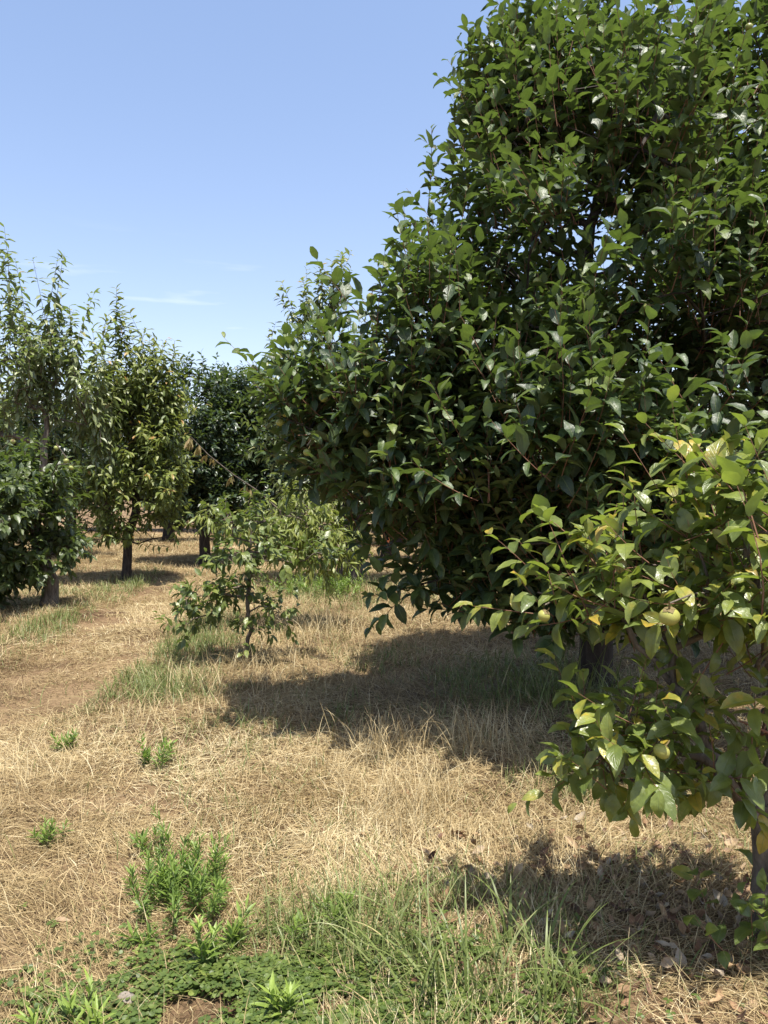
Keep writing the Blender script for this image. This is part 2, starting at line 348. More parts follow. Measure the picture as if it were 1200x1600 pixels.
class Skel:
    def __init__(s, trunk, step=0.12, jit=0.012):
        pts = polyline(trunk, step)
        s.p = [pts[0]]; s.par = [-1]; s.plen = [0.0]; s.step = step
        for q in pts[1:]: s.add(q + rng.normal(0, jit, 3) * (1, 1, 0), len(s.p) - 1)
        s.ntrunk = len(s.p); s.tips = []
    def add(s, q, par):
        s.p.append(q); s.par.append(par); s.plen.append(s.plen[par] + float(np.linalg.norm(q - s.p[par]))); return len(s.p) - 1
    def limb(s, pts):
        pts = polyline(pts, s.step)
        d = np.linalg.norm(np.array(s.p) - pts[0], axis=1); k = int(d.argmin())
        for q in pts: k = s.add(q + rng.normal(0, 0.012, 3), k)
        s.tips.append(k)
    def attract(s, pts, minfrac=0.6, wpath=0.12, down=0.5, sag=0.08):
        root = s.p[s.ntrunk - 1]
        pts = pts[np.argsort(np.linalg.norm(pts - root, axis=1))]
        lo = int(s.ntrunk * minfrac)
        for q in pts:
            P = np.array(s.p[lo:]); d = np.linalg.norm(P - q, axis=1)
            cost = d + wpath * np.array(s.plen[lo:]) + down * np.maximum(0, P[:, 2] - q[2])
            k = lo + int(cost.argmin()); a = s.p[k]; dist = np.linalg.norm(q - a)
            m = max(1, int(dist / (s.step * 1.6)))
            ctrl = (a + q) / 2 + rng.normal(0, 0.10, 3) * dist + np.array([0, 0, sag * dist])
            for i in range(1, m + 1):
                t = i / m; k = s.add((1 - t) ** 2 * a + 2 * t * (1 - t) * ctrl + t * t * q, k)
            s.tips.append(k)
    def radii(s, rbase, rtip):
        n = len(s.p); cnt = np.zeros(n)
        for k in s.tips: cnt[k] += 1
        for i in range(n - 1, 0, -1): cnt[s.par[i]] += cnt[i]
        cnt = np.maximum(cnt, 1); pw = math.log(rbase / rtip) / math.log(max(cnt[0], 2))
        s.cnt = cnt; s.r = rtip * cnt ** pw
        z = np.array(s.p)[:, 2]; z0 = z[0]
        tr = np.arange(n) < s.ntrunk
        s.r = np.where(tr, s.r * (1 + 0.45 * np.exp(-(z - z0) / (rbase * 1.6))), s.r)
    def chains(s):
        n = len(s.p); ch = [[] for _ in range(n)]
        for i in range(1, n): ch[s.par[i]].append(i)
        res = []; stack = [(0, -1, None)]
        while stack:
            st, pc, pn = stack.pop()
            c = [] if pn is None else [pn]
            cid = len(res); i = st; res.append((c, pc))
            while True:
                c.append(i)
                kids = sorted(ch[i], key=lambda k: -s.cnt[k])
                if not kids: break
                for k in kids[1:]: stack.append((k, cid, i))
                i = kids[0]
        return res

def chain_tube(s, c, first):
    C = np.array([s.p[i] for i in c]); r = np.array([s.r[i] for i in c])
    if not first: r[0] = min(r[0], r[1] * 1.25)
    if len(C) == 1: return None
    sides = 12 if first else (7 if r[0] > 0.012 else 4)
    if first and s.r[0] > 0.02:                     # a little lumpiness
        v, f = tube_batch(C[None], r[None], sides)
        cc = np.repeat(C, sides, 0); dv = v - cc
        k = 1 + 0.16 * (vnoise(v[:, 0] * 3 + v[:, 2], v[:, 1] * 3 + v[:, 2] * 1.3, 0.25, 9) - 0.5) + 0.10 * (vnoise(v[:, 0] * 9, v[:, 1] * 9 + v[:, 2] * 2, 0.2, 4) - 0.5)
        return cc + dv * k[:, None], f
    return tube_batch(C[None], r[None], sides)

def blob_points(blobs, n):
    if n < 200: return blob_points_raw(blobs, n)
    P, D = blob_points_raw(blobs, int(n * (1.8 if n > 1000 else 1.35)))            # foliage gathers in clumps with hollows between
    q = vnoise(P[:, 0] + .45 * P[:, 1], P[:, 2] * 1.1 + .35 * P[:, 1], .48, 61) * .65 + vnoise(P[:, 0] - .5 * P[:, 1], P[:, 2] * 1.2 - .3 * P[:, 1], .27, 62) * .35
    k = np.argsort(-(q + rng.normal(0, .10, len(q))))[:n]
    return P[k], D[k]

def blob_points_raw(blobs, n):
    """blobs: (centre, radii[, weight]); surface-biased samples"""
    wt = np.array([(b[1][0] * b[1][1] * b[1][2]) ** (2 / 3) * (b[2] if len(b) > 2 else 1) for b in blobs])
    pick = rng.choice(len(blobs), n, p=wt / wt.sum())
    d = nrm(rng.normal(size=(n, 3))); rr = rng.random(n) ** 0.28
    c = np.array([b[0] for b in blobs])[pick]; r = np.array([b[1] for b in blobs])[pick]
    return c + d * r * rr[:, None], d

def grow_shoots(P, O, n_leaf, Ls, up=0.7, outw=0.6, rnd=0.45, bend=0.25, leafL=(0.12, 0.16), ratio=0.5, gdown=0.35,
                ang=(1.15, 0.55), curl=(0.3, 0.9), fold=(0.1, 0.45), prof=FULL, r0=0.003, tint=None, nup=0.9, start=0.12, wav=0.03):
    """leafy shoots from points P leaning along O; returns leaf pack and twig tubes"""
    n = len(P)
    D = nrm(O * outw + np.array([0, 0, up]) + rng.normal(0, rnd, (n, 3)))
    Ls = rng.uniform(Ls[0], Ls[1], n)
    K = 5; t = np.linspace(0, 1, K)
    side = rng.normal(0, 0.12, (n, 3))
    def pos(tt): return P[:, None] + D[:, None] * (Ls[:, None] * tt)[..., None] + (np.array([0, 0, bend]) + side)[:, None] * (Ls[:, None] * tt ** 2)[..., None]
    C = pos(np.broadcast_to(t, (n, K)))
    tv, tf = tube_batch(C, np.broadcast_to(r0 * (1 - 0.7 * t), (n, K)), 3)
    tl = np.linspace(start, 1.0, n_leaf)[None] + rng.normal(0, 0.02, (n, n_leaf)); tl = np.clip(tl, 0, 1.0)
    LP = pos(tl)
    T = nrm(D[:, None] + 2 * (np.array([0, 0, bend]) + side)[:, None] * tl[..., None])
    ref = np.array([0.31, 0.17, 0.93]); U = nrm(np.cross(T, ref)); V = np.cross(T, U)
    ph = rng.uniform(0, 6.28, n)[:, None] + np.arange(n_leaf)[None] * 2.4 + rng.normal(0, 0.3, (n, n_leaf))
    rad = np.cos(ph)[..., None] * U + np.sin(ph)[..., None] * V
    a = ang[0] + (ang[1] - ang[0]) * tl + rng.normal(0, 0.15, tl.shape)
    LD = T * np.cos(a)[..., None] + rad * np.sin(a)[..., None]
    LD = nrm(LD - np.array([0, 0, 1]) * gdown * rng.uniform(0.4, 1.6, tl.shape)[..., None] * (1.1 - 0.7 * tl)[..., None])
    NN = np.array([0, 0, 1.0]) * nup + T * 0.3 + rng.normal(0, 0.28, LD.shape)
    m = n * n_leaf
    ll = rng.uniform(leafL[0], leafL[1], (n, n_leaf)) * (0.72 + 0.5 * np.sin(np.clip(tl, 0, 1) * 2.6 + 0.25))
    keep = (rng.random(m) > 0.06)
    tn = tint if tint is not None else (0.45, 0.20)
    tt = np.clip(rng.normal(tn[0], tn[1], m) + 0.34 * (tl.ravel() - 0.55), 0, 1)
    fl = leaves(LP.reshape(-1, 3)[keep], LD.reshape(-1, 3)[keep], NN.reshape(-1, 3)[keep], ll.ravel()[keep], rng.uniform(ratio * 0.85, ratio * 1.15, keep.sum()),
                rng.uniform(curl[0], curl[1], keep.sum()), rng.uniform(fold[0], fold[1], keep.sum()), prof, tt[keep], wav)
    return fl, (tv, tf)

def pack(list_of):
    v, f, t, u, o = [], [], [], [], 0
    for a, b, c, d in list_of: v.append(a); f.append(b + o); t.append(c); u.append(d); o += len(a)
    return np.concatenate(v), np.concatenate(f), np.concatenate(t), np.concatenate(u)

# ------------------------------------------------------------------ fruit
def lathe(prof, sides=16):
    v = np.array([[r * math.cos(2 * math.pi * j / sides), r * math.sin(2 * math.pi * j / sides), z] for r, z in prof for j in range(sides)])
    k = len(prof); b = (np.arange(k - 1) * sides)[:, None]; j = np.arange(sides)[None]; j2 = (j + 1) % sides
    return v, np.stack([b + j, b + j2, b + sides + j2, b + sides + j], -1).reshape(-1, 4)
def fruit_meshes():
    th = np.linspace(0.02, math.pi - 0.02, 14)
    prof = [(math.sin(a) ** 0.9 * (1 + 0.03 * math.sin(2 * a)), -0.86 * math.cos(a)) for a in th]
    v, f = lathe(prof, 20)
    ang = np.arctan2(v[:, 1], v[:, 0]); v[:, :2] *= (1 + 0.03 * np.cos(4 * ang))[:, None]
    fm = mesh('fruit', v, f)
    lv = []
    for k in range(4):
        a = k * math.pi / 2 + 0.3
        d = np.array([[math.cos(a), math.sin(a), 0.25]]); lv.append(leaves(np.array([[0, 0, 0.84]]), d, np.array([[0, 0, 1.]]), 0.75, 0.95, 0.9, 0.05, MIDL, np.array([.5]), 0.03))
    v1, f1, _, _ = pack(lv)
    v2, f2 = tube_batch(np.array([[[0, 0, .8], [0.05, 0, 1.2], [0.02, 0.05, 1.7]]]), np.array([[.14, .1, .1]]), 5)
    cv, cf = join([(v1, f1), (v2, f2)])
    return fm, mesh('calyx', cv, cf)
M_fruit2 = noise_mat('yellowing persimmon skin', [(0.20, 0.23, 0.055), (0.31, 0.31, 0.08), (0.46, 0.38, 0.12)], 14, rough=0.4, bump=0.04, dist=0.002)
FRUIT_ME, CALYX_ME = fruit_meshes()
FRUIT2_ME = FRUIT_ME.copy(); FRUIT2_ME.materials.append(M_fruit2)
FRUIT_ME.materials.append(M_fruit); CALYX_ME.materials.append(M_calyx)

def add_fruit(parent, world, r, tilt=True):
    o = bpy.data.objects.new('fruit', FRUIT2_ME if r in (0.029, 0.024, 0.022) else FRUIT_ME); COL.objects.link(o); o.parent = parent
    o.location = Vector(world) - parent.location; s = r * rng.uniform(0.92, 1.08); o.scale = (s, s, s)
    o.rotation_euler = (rng.normal(0, 0.35), rng.normal(0, 0.35), rng.uniform(0, 6.28))
    c = bpy.data.objects.new('calyx', CALYX_ME); COL.objects.link(c); c.parent = o
    return o

# ------------------------------------------------------------------ a whole tree
def tree(name, label, cat, trunk, blobs, n_attr, rbase, shoots_per, shoot_kw, leaf_mat_, bark, limbs=(), rtip=0.004, group=None,
         fruits=(), fruit_r=0.03, extra=(), step=0.14, minfrac=0.6, down=0.5, extra_shoots=None, twig_mat=None, z_floor=0.12, shoots_parent=True):
    reseed(label)
    base = np.asarray(trunk[0], float)
    base = np.array([base[0], base[1], float(hgt(base[0], base[1]))]); trunk = [base - (0, 0, 0.06)] + [np.asarray(q, float) for q in trunk[1:]]
    root = empty(name, base, label, cat, group)
    sk = Skel(trunk, step)
    for lb in limbs: sk.limb(lb)
    P, O = blob_points(blobs, n_attr)
    ok = P[:, 2] > hgt(P[:, 0], P[:, 1]) + z_floor; P, O = P[ok], O[ok]
    fr = np.array(fruits).reshape(-1, 3)
    tip_pts = P
    if len(fr): tip_pts = np.concatenate([P, fr + (0, 0, np.mean(fruit_r) * 1.6)])
    sk.attract(tip_pts, minfrac=minfrac, down=down)
    sk.radii(rbase, rtip)
    ch = sk.chains()
    grp = {}
    for cid, (c, pc) in enumerate(ch):
        if cid == 0: continue
        g = cid
        while ch[g][1] != 0: g = ch[g][1]
        grp.setdefault(g, []).append(cid)
    v, f = chain_tube(sk, ch[0][0], True)
    link('trunk', mesh('trunk', v - base, f), bark, root)
    small = []
    for g, cids in grp.items():
        tubes = [chain_tube(sk, ch[c][0], False) for c in cids]
        tubes = [t for t in tubes if t is not None]
        if sk.r[ch[g][0][1]] < 0.007: small += tubes; continue
        v, f = join(tubes); link('branch', mesh('branch', v - base, f), bark, root)
    Ps = np.repeat(P, shoots_per, 0) + rng.normal(0, 0.05, (len(P) * shoots_per, 3)) * (1 if shoots_per > 1 else 0.3)
    O = O.copy(); O[:, 2] = np.maximum(O[:, 2], -0.2)
    Os = np.repeat(O, shoots_per, 0)
    fl, tw = grow_shoots(Ps, Os, **shoot_kw)
    packs = [fl]; small.append(tw)
    for (EP, EO, kw) in (extra_shoots or ()):
        fl, tw = grow_shoots(EP, EO, **kw); packs.append(fl); small.append(tw)
    v, f, t, u = pack(packs)
    g0 = hgt(v[:, 0], v[:, 1]) + 0.01; v[:, 2] = np.maximum(v[:, 2], g0)
    link('crown', mesh('crown', v - base, f, {'tint': t}, u), leaf_mat_, root)
    v, f = join(small); link('twigs', mesh('twigs', v - base, f), twig_mat or bark, root)
    for i, q in enumerate(fr): add_fruit(root, q, fruit_r[i] if isinstance(fruit_r, list) else fruit_r)
    return root, sk

def E(px, py, Y, rx, rz, ry=None, wt=1.0):
    """ellipsoid of foliage around photo pixel (px,py) at distance Y; radii in metres"""
    return (A(px, py, Y), (rx, ry if ry else (rx + rz) / 2, rz), wt)

# --- the big persimmon
bx = A(930, 1062, 6.6)
big_blobs = [E(945, 450, 6.1, 1.3, 1.65, 1.7), E(870, 215, 6.8, .70, .72, .9), E(1010, 240, 7.1, .8, .75, .9), E(1160, 270, 6.8, 1.0, 1.1, 1.2), E(1120, 620, 5.1, 1.1, 1.1, 1.2),
             E(560, 650, 5.5, .52, .36, .75), E(662, 555, 5.5, .46, .38, .8), E(480, 665, 5.5, .22, .20, .3, 1.3), E(640, 730, 5.6, .66, .62, .8, 1.4), E(690, 905, 5.9, .40, .28, .6, 1.8), E(820, 930, 5.7, .5, .28, .7, 1.4), E(950, 945, 5.5, .6, .26, .6, 1.5), E(850, 760, 5.3, .85, .75, 1.2),
             E(1000, 830, 5.2, .8, .6, .9), E(790, 420, 6.1, .5, .45, .7), E(825, 250, 6.5, .30, .55, .5), E(1330, 450, 6.6, 1.3, 1.6, 1.4), E(1320, 800, 6.6, 1.1, .8, 1.1)]
tw_px = [(712, 75), (728, 120), (700, 195), (745, 90), (775, 25), (800, 15), (830, 5), (850, 30), (880, -5), (905, 20), (925, 15), (985, -10), (990, 60), (1040, 40), (1085, 5), (1110, 40), (1140, 0), (1180, 20), (1010, 90), (950, 40), (1150, -30), (870, -30),
         (700, 300), (675, 330), (760, 400), (650, 380), (780, 560), (850, 600), (930, 560), (1000, 420), (900, 400), (760, 480), (1080, 340), (860, 330), (1010, 300)]
def tw_base(px, py):
    Y = 6.7 if py < 250 else (5.9 if py < 450 else 5.0)
    return A(px + 5, py, Y) - (0, 0, 0.62)
TWP = np.array([tw_base(px, py) for px, py in tw_px]); TWP = np.concatenate([TWP, TWP + np.random.default_rng(3).normal(0, 1, TWP.shape) * (.14, .2, .1) + (.08, 0, -.05)]); TWO = np.tile([[-.08, -.06, 1.0]], (len(TWP), 1))
kwT = dict(n_leaf=15, Ls=(0.50, 0.70), up=0.3, outw=1.0, rnd=0.16, bend=0.05, leafL=(0.09, 0.145), ratio=0.44, gdown=0.1, ang=(1.1, .4), curl=(0.1, 0.7), fold=(0.2, 0.6), r0=0.005, tint=(0.62, 0.18))
big_fruits = [A(585, 542, 4.85), A(646, 593, 4.8), A(633, 588, 4.85), A(679, 748, 4.85), A(721, 744, 4.8), A(1046, 595, 4.4), A(447, 646, 5.0), A(438, 660, 5.05), A(637, 506, 5.0), A(579, 464, 5.2),
              A(838, 291, 5.4), A(826, 296, 5.5), A(505, 622, 4.9), A(574, 676, 4.9), A(560, 620, 4.8), A(480, 707, 5.0), A(1170, 42, 5.7), A(1010, 480, 4.6), A(840, 440, 4.8), A(760, 640, 4.7), A(900, 690, 4.6), A(690, 520, 4.9)]
tree('persimmon_tree', 'huge glossy dark green persimmon tree with one long limb reaching over the straw', 'tree',
     [bx, bx + (0.02, 0, .5), bx + (-.03, .03, 1.1), bx + (.05, 0, 1.6), bx + (.0, .05, 2.6), bx + (-.1, 0, 3.6)], big_blobs, 1700, 0.13, 3,
     dict(n_leaf=10, Ls=(0.28, 0.52), up=0.75, outw=0.75, rnd=0.42, bend=0.22, leafL=(0.085, 0.155), ratio=0.48, gdown=0.15, ang=(1.25, .5), curl=(0.35, 1.25), fold=(0.15, 0.6), r0=0.0035, tint=(0.42, 0.22)),
     M_big, M_barkdark, limbs=[[bx + (0, 0, 1.3), A(780, 660, 6.0), A(680, 572, 5.5), A(600, 560, 5.4), A(515, 602, 5.4), A(465, 618, 5.5)],
                           [bx + (0, 0, 1.5), A(1050, 620, 6.2), A(1150, 500, 6.0)], [bx + (0, 0, 1.0), A(800, 800, 5.9), A(700, 690, 5.5), A(590, 690, 5.5)]],
     fruits=big_fruits, fruit_r=0.027, step=0.16, extra_shoots=[(TWP, TWO, kwT)], twig_mat=M_twig)

# --- the small yellowing persimmon at the edge of the view
fx = A(1196, 1468, 2.80)
fruitsF = [A(1046, 963, 2.36), A(1034, 1174, 2.42), A(850, 962, 2.5)]
fb = [E(890, 930, 2.85, .14, .08, .16, 2.2), E(950, 905, 2.85, .24, .14, .22), E(1060, 900, 2.8, .24, .2, .25), E(1170, 880, 2.6, .26, .25, .3), E(950, 955, 2.75, .18, .08, .2), E(1120, 960, 2.7, .20, .09, .25),
      E(945, 1185, 2.75, .12, .07, .14, 3.0), E(1010, 1165, 2.7, .14, .07, .16, 2.5), E(1110, 1200, 2.75, .14, .05, .16, 2.5), E(1200, 1020, 2.55, .12, .12, .2), E(1290, 900, 2.6, .28, .3, .4),
      E(985, 1215, 2.8, .11, .04, .12), E(1195, 1130, 2.6, .10, .08, .12)]
ew = [(930, 880, 2.75), (985, 900, 2.8), (1035, 860, 2.75), (1085, 860, 2.7), (1150, 830, 2.6), (1185, 740, 2.4), (1010, 800, 2.8), (1120, 760, 2.65), (1060, 760, 2.75), (1190, 860, 2.3), (940, 790, 2.8)]
EP = np.array([A(q[0], q[1] + 105, q[2]) for q in ew]); EO = nrm(np.array([[-.35, -.1, .6], [-.25, 0, .9], [0, 0, 1], [-.1, 0, 1], [-.15, -.1, 1], [-.05, 0, 1], [-.2, 0, 1], [.05, 0, 1], [.1, 0, 1], [0, -.2, 1], [-.5, 0, .8]]))
sucker = np.array([[1.30, 2.80, .10], [1.36, 2.72, .08], [1.42, 2.70, .1], [1.27, 2.62, .08], [1.22, 2.85, .06], [1.38, 2.6, .05], [1.16, 2.58, .05], [1.3, 2.5, .04]])
kwF = dict(n_leaf=7, Ls=(0.16, 0.30), up=0.35, outw=0.7, rnd=0.55, bend=0.15, leafL=(0.065, 0.108), ratio=0.52, gdown=0.36, curl=(0.4, 1.3), fold=(0.12, 0.55), r0=0.0026, tint=(0.63, 0.20), wav=0.025)
kwW = dict(kwF, n_leaf=9, Ls=(0.26, 0.40), up=0.3, outw=1.2, rnd=0.12, bend=0.1, leafL=(0.085, 0.125), gdown=0.35, r0=0.0038, tint=(0.58, 0.2))
kwS = dict(kwF, n_leaf=6, Ls=(0.10, 0.22), up=1, outw=0.1, gdown=0.2, leafL=(0.06, 0.09), ratio=0.66, tint=(0.4, 0.15))
tree('persimmon_tree', 'small persimmon tree with yellowing leaves, pale fruits and a thin trunk', 'tree',
     [fx, fx + (0.005, 0, .25), fx + (-.01, 0, .5), fx + (-.03, 0, .56)], fb, 120, 0.042, 2, kwF, M_front, M_bark,
     limbs=[[fx + (-.03, 0, .5), A(1120, 1180, 2.75), A(1062, 1085, 2.72), A(1000, 1010, 2.75), A(945, 930, 2.78), A(905, 850, 2.78)],
            [fx + (-.02, 0, .52), A(1215, 1090, 2.7), A(1190, 950, 2.6), A(1160, 830, 2.58), A(1130, 760, 2.6)],
            [fx + (-.03, 0, .45), A(1120, 1190, 2.7), A(1040, 1170, 2.7), A(975, 1150, 2.72)],
            [A(1062, 1085, 2.72), A(1040, 980, 2.74), A(1040, 880, 2.75)], [fx + (-.02, 0, .5), A(1280, 1080, 2.7), A(1320, 950, 2.65)]],
     fruits=fruitsF, fruit_r=[0.029, 0.024, 0.022], rtip=0.003, step=0.06, minfrac=0.85, down=0.2, extra_shoots=[(np.repeat(EP, 1, 0), EO, kwW), (sucker, np.zeros_like(sucker) + (0, 0, 1), kwS)], twig_mat=M_twig)

# --- the sapling beside the path, and the drooping peach behind it
s0 = A(385, 1030, 7.5)
kwSap = dict(n_leaf=7, Ls=(0.14, 0.26), up=0.25, outw=0.8, rnd=0.5, bend=0.0, leafL=(0.075, 0.11), ratio=0.5, gdown=0.55, curl=(0.3, 1.0), fold=(0.1, 0.5), prof=MIDL, r0=0.0025, tint=(0.58, 0.2))
tree('sapling', 'slender young sapling standing in the straw beside the worn path', 'tree',
     [s0, s0 + (0.015, 0, .3), s0 + (0.02, 0, .62), s0 + (0.03, 0, .95), s0 + (0.05, 0, 1.25)],
     [E(320, 940, 7.4, .26, .15, .25), E(355, 925, 7.5, .2, .16, .25), E(430, 950, 7.5, .18, .14, .2), E(292, 968, 7.3, .12, .05, .12), E(395, 985, 7.5, .10, .1, .12),
      E(385, 860, 7.5, .3, .16, .26), E(380, 810, 7.5, .26, .12, .25), E(450, 870, 7.5, .32, .1, .25), E(500, 872, 7.5, .16, .07, .15)],
     80, 0.021, 2, kwSap, M_sap, M_bark, rtip=0.0035, step=0.08, minfrac=0.25, down=0.3, z_floor=0.2)
p0 = np.array([-1.66, 9.3, 0])
kwPea = dict(n_leaf=12, Ls=(0.25, 0.45), up=0.1, outw=0.7, rnd=0.4, bend=-0.4, leafL=(0.09, 0.13), ratio=0.24, gdown=1.1, curl=(0.2, 0.8), fold=(0.1, 0.5), prof=LANCE, r0=0.0025, tint=(0.55, 0.2))
pr, _ = tree('peach_tree', 'low drooping peach tree with light green narrow leaves behind the sapling', 'tree',
     [p0, p0 + (0.02, 0, .5), p0 + (.12, 0, .85), p0 + (.45, 0, 1.2)],
     [E(500, 860, 9.3, .3, .14, .3), E(470, 800, 9.3, .38, .16, .3), E(430, 815, 9.3, .34, .14, .3), E(360, 815, 9.2, .22, .10, .2), E(505, 835, 9.3, .28, .16, .3, 1.4), E(470, 840, 9.3, .4, .16, .3)],
     115, 0.020, 2, kwPea, M_peach, M_bark, rtip=0.0035, step=0.1, minfrac=0.5)
# its one long bare whip with tufts of dry leaves
wp = [np.array(A(440, 800, 9.2)), A(400, 765, 9.1), A(365, 742, 9.0), A(325, 710, 8.95), A(298, 682, 8.9)]
wp = np.array([wp]); v, f = tube_batch(wp, np.array([[.011, .008, .0065, .005, .003]]), 5)
b0 = np.array(pr.location); link('branch', mesh('branch', v - b0, f), M_bark, pr)
tp = np.array([A(298, 682, 8.9), A(325, 710, 8.95), A(340, 722, 8.97), A(365, 742, 9.0), A(388, 758, 9.07), A(392, 762, 9.08), A(312, 695, 8.9), A(302, 686, 8.9)])
fl, tw = grow_shoots(tp, np.tile([[-.3, 0, -.2]], (8, 1)), n_leaf=8, Ls=(0.05, 0.14), up=0.0, outw=1, rnd=0.3, bend=-0.3, leafL=(0.07, 0.11), ratio=0.25, gdown=1.3, prof=LANCE, tint=(0.35, 0.3))
o = link('dry_foliage', mesh('dry_foliage', fl[0] - b0, fl[1], {'tint': fl[2]}, fl[3]), M_drywhip, pr); o['label'] = 'tufts of dry brown leaves along the long bare whip'

# --- left persimmon, low and round, with a forked trunk
lx = A(75, 948, 11.2)
kwL = dict(n_leaf=10, Ls=(0.25, 0.42), up=0.3, outw=0.8, rnd=0.45, bend=0.05, leafL=(0.10, 0.15), ratio=0.5, gdown=0.6, curl=(0.3, 1.0), fold=(0.1, 0.5), prof=MIDL, r0=0.003, tint=(0.36, 0.2))
tree('persimmon_tree', 'low round dusty green persimmon tree on a stout short trunk', 'tree',
     [lx, lx + (0.02, 0, .35), lx + (-.05, 0, .7), lx + (-.2, 0, 1.2)],
     [E(0, 790, 10.6, .8, .85, 1.1), E(50, 820, 10.7, .45, .42, .6), E(-90, 810, 10.2, .9, .9, .9), E(40, 745, 11.2, .45, .40, .7), E(-10, 890, 10.9, .6, .22, .7, 2.2), E(-60, 925, 10.6, .5, .22, .5, 1.6), E(10, 910, 10.7, .25, .14, .4, 1.3), E(100, 860, 11.1, .25, .14, .3)],
     400, 0.105, 3, kwL, M_left, M_bark, limbs=[[lx + (0, 0, .55), A(115, 885, 11.0), A(140, 860, 10.9)]], fruits=[A(103, 720, 10.25), A(111, 731, 10.3), A(88, 700, 10.3), A(20, 690, 10.2)], fruit_r=0.035, step=0.2)

# --- tall cherries
kwC = dict(n_leaf=16, Ls=(0.55, 1.0), up=1.35, outw=0.35, rnd=0.25, bend=0.0, leafL=(0.12, 0.17), ratio=0.38, gdown=1.0, ang=(1.3, 0.7), curl=(0.2, 0.9), fold=(0.1, 0.5), prof=LANCE, r0=0.006, tint=(0.45, 0.22), start=0.05)
cw = np.array([A(px, py + 198, 13.6 + dy) for px, py, dy in [(12, 345, 0), (30, 395, .3), (62, 360, .2), (78, 372, -.1), (88, 400, .1), (112, 430, 0), (132, 440, .2), (150, 470, -.2), (-15, 380, 0), (-40, 400, .2), (45, 440, -.3), (100, 470, .3), (5, 470, -.3), (125, 500, .4), (70, 500, .4), (170, 500, .2), (20, 520, .5), (-70, 360, 0), (-110, 400, .2), (150, 540, .1)]])
cw = np.concatenate([cw, cw + np.random.default_rng(5).normal(0, 1, cw.shape) * (.16, .2, .12) - (0, 0, .2)])
kwWhip = dict(kwC, Ls=(1.7, 2.15), n_leaf=50, up=.5, outw=1, rnd=.17, leafL=(.15, .23), ratio=.34, r0=.008, start=.03, gdown=1.2, tint=(.58, .2))
cl_ = np.concatenate([cw + np.array([rng.normal(0, .06, len(cw)), rng.normal(0, .1, len(cw)), np.full(len(cw), h_)]).T for h_ in (.3,)])
kwLat = dict(kwC, Ls=(.35, .75), n_leaf=13, up=.8, outw=.5, rnd=.4, leafL=(.13, .2), ratio=.34)
c0 = A(85, 905, 13.6)
c0 = np.array([c0[0] - .35, 13.6, 0])
tree('cherry_tree', 'tall airy cherry tree of upright whips rising over the round persimmon', 'tree',
     [c0, c0 + (0, 0, 1.0), c0 + (.15, 0, 2.0), c0 + (.25, 0, 3.0)],
     [E(20, 600, 13.6, .8, .6, .7), E(80, 590, 13.6, .5, .6, .6), E(40, 660, 13.6, .9, .4, .7), E(-80, 560, 13.6, .7, .8, .7), E(130, 640, 13.4, .45, .4, .5)],
     70, 0.06, 2, dict(kwC, Ls=(.5, .9), n_leaf=15), M_cherry, M_bark, rtip=0.006, step=0.25, minfrac=0.5, extra_shoots=[(cw, np.tile([[0.04, 0, 1.0]], (len(cw), 1)), kwWhip), (cl_, nrm(rng.normal(size=cl_.shape) * (1, 1, .2)), kwLat)])
c1 = A(197, 905, 14.8)
kwC2 = dict(kwC, n_leaf=14, Ls=(0.4, 0.7), up=0.6, outw=0.6, rnd=0.4, tint=(0.48, 0.2))
up1 = np.array([A(200, 600, 14.7), A(225, 630, 14.6), A(175, 600, 14.8), A(255, 650, 14.5), A(215, 590, 14.7), A(190, 570, 14.8), A(240, 625, 14.6), A(205, 575, 14.8), A(268, 640, 14.6), A(160, 590, 14.8), A(250, 620, 14.9), A(275, 665, 14.7), A(232, 600, 14.5), A(180, 540, 14.6)])
tree('cherry_tree', 'yellowish green cherry tree with a thin dark trunk in the middle of the row', 'tree',
     [c1, c1 + (0, 0, .5), c1 + (.03, 0, .8), c1 + (.2, 0, 1.3), c1 + (.1, 0, 2.4), c1 + (.15, 0, 3.4)],
     [E(200, 800, 14.8, .85, .5, .8), E(240, 760, 14.6, .55, .6, .7), E(165, 770, 14.6, .65, .5, .7), E(215, 690, 14.8, .7, .7, .7), E(235, 620, 14.8, .4, .7, .5), E(195, 610, 14.8, .4, .5, .5), E(160, 650, 14.8, .5, .6, .6), E(230, 840, 14.6, .6, .18, .5), E(270, 845, 14.5, .2, .1, .2), E(150, 840, 14.6, .5, .14, .5)],
     300, 0.085, 2, kwC2, M_cherry2, M_barkdark, limbs=[[c1 + (.03, 0, .75), A(215, 850, 14.7), A(240, 842, 14.6)]], rtip=0.005, step=0.22, minfrac=0.35,
     extra_shoots=[(up1, np.tile([[0.05, 0, 1.0]], (14, 1)), dict(kwC, Ls=(1.0, 1.5), n_leaf=36, rnd=0.12, r0=.008, tint=(.6, .2), leafL=(.15, .21), ratio=.32))])

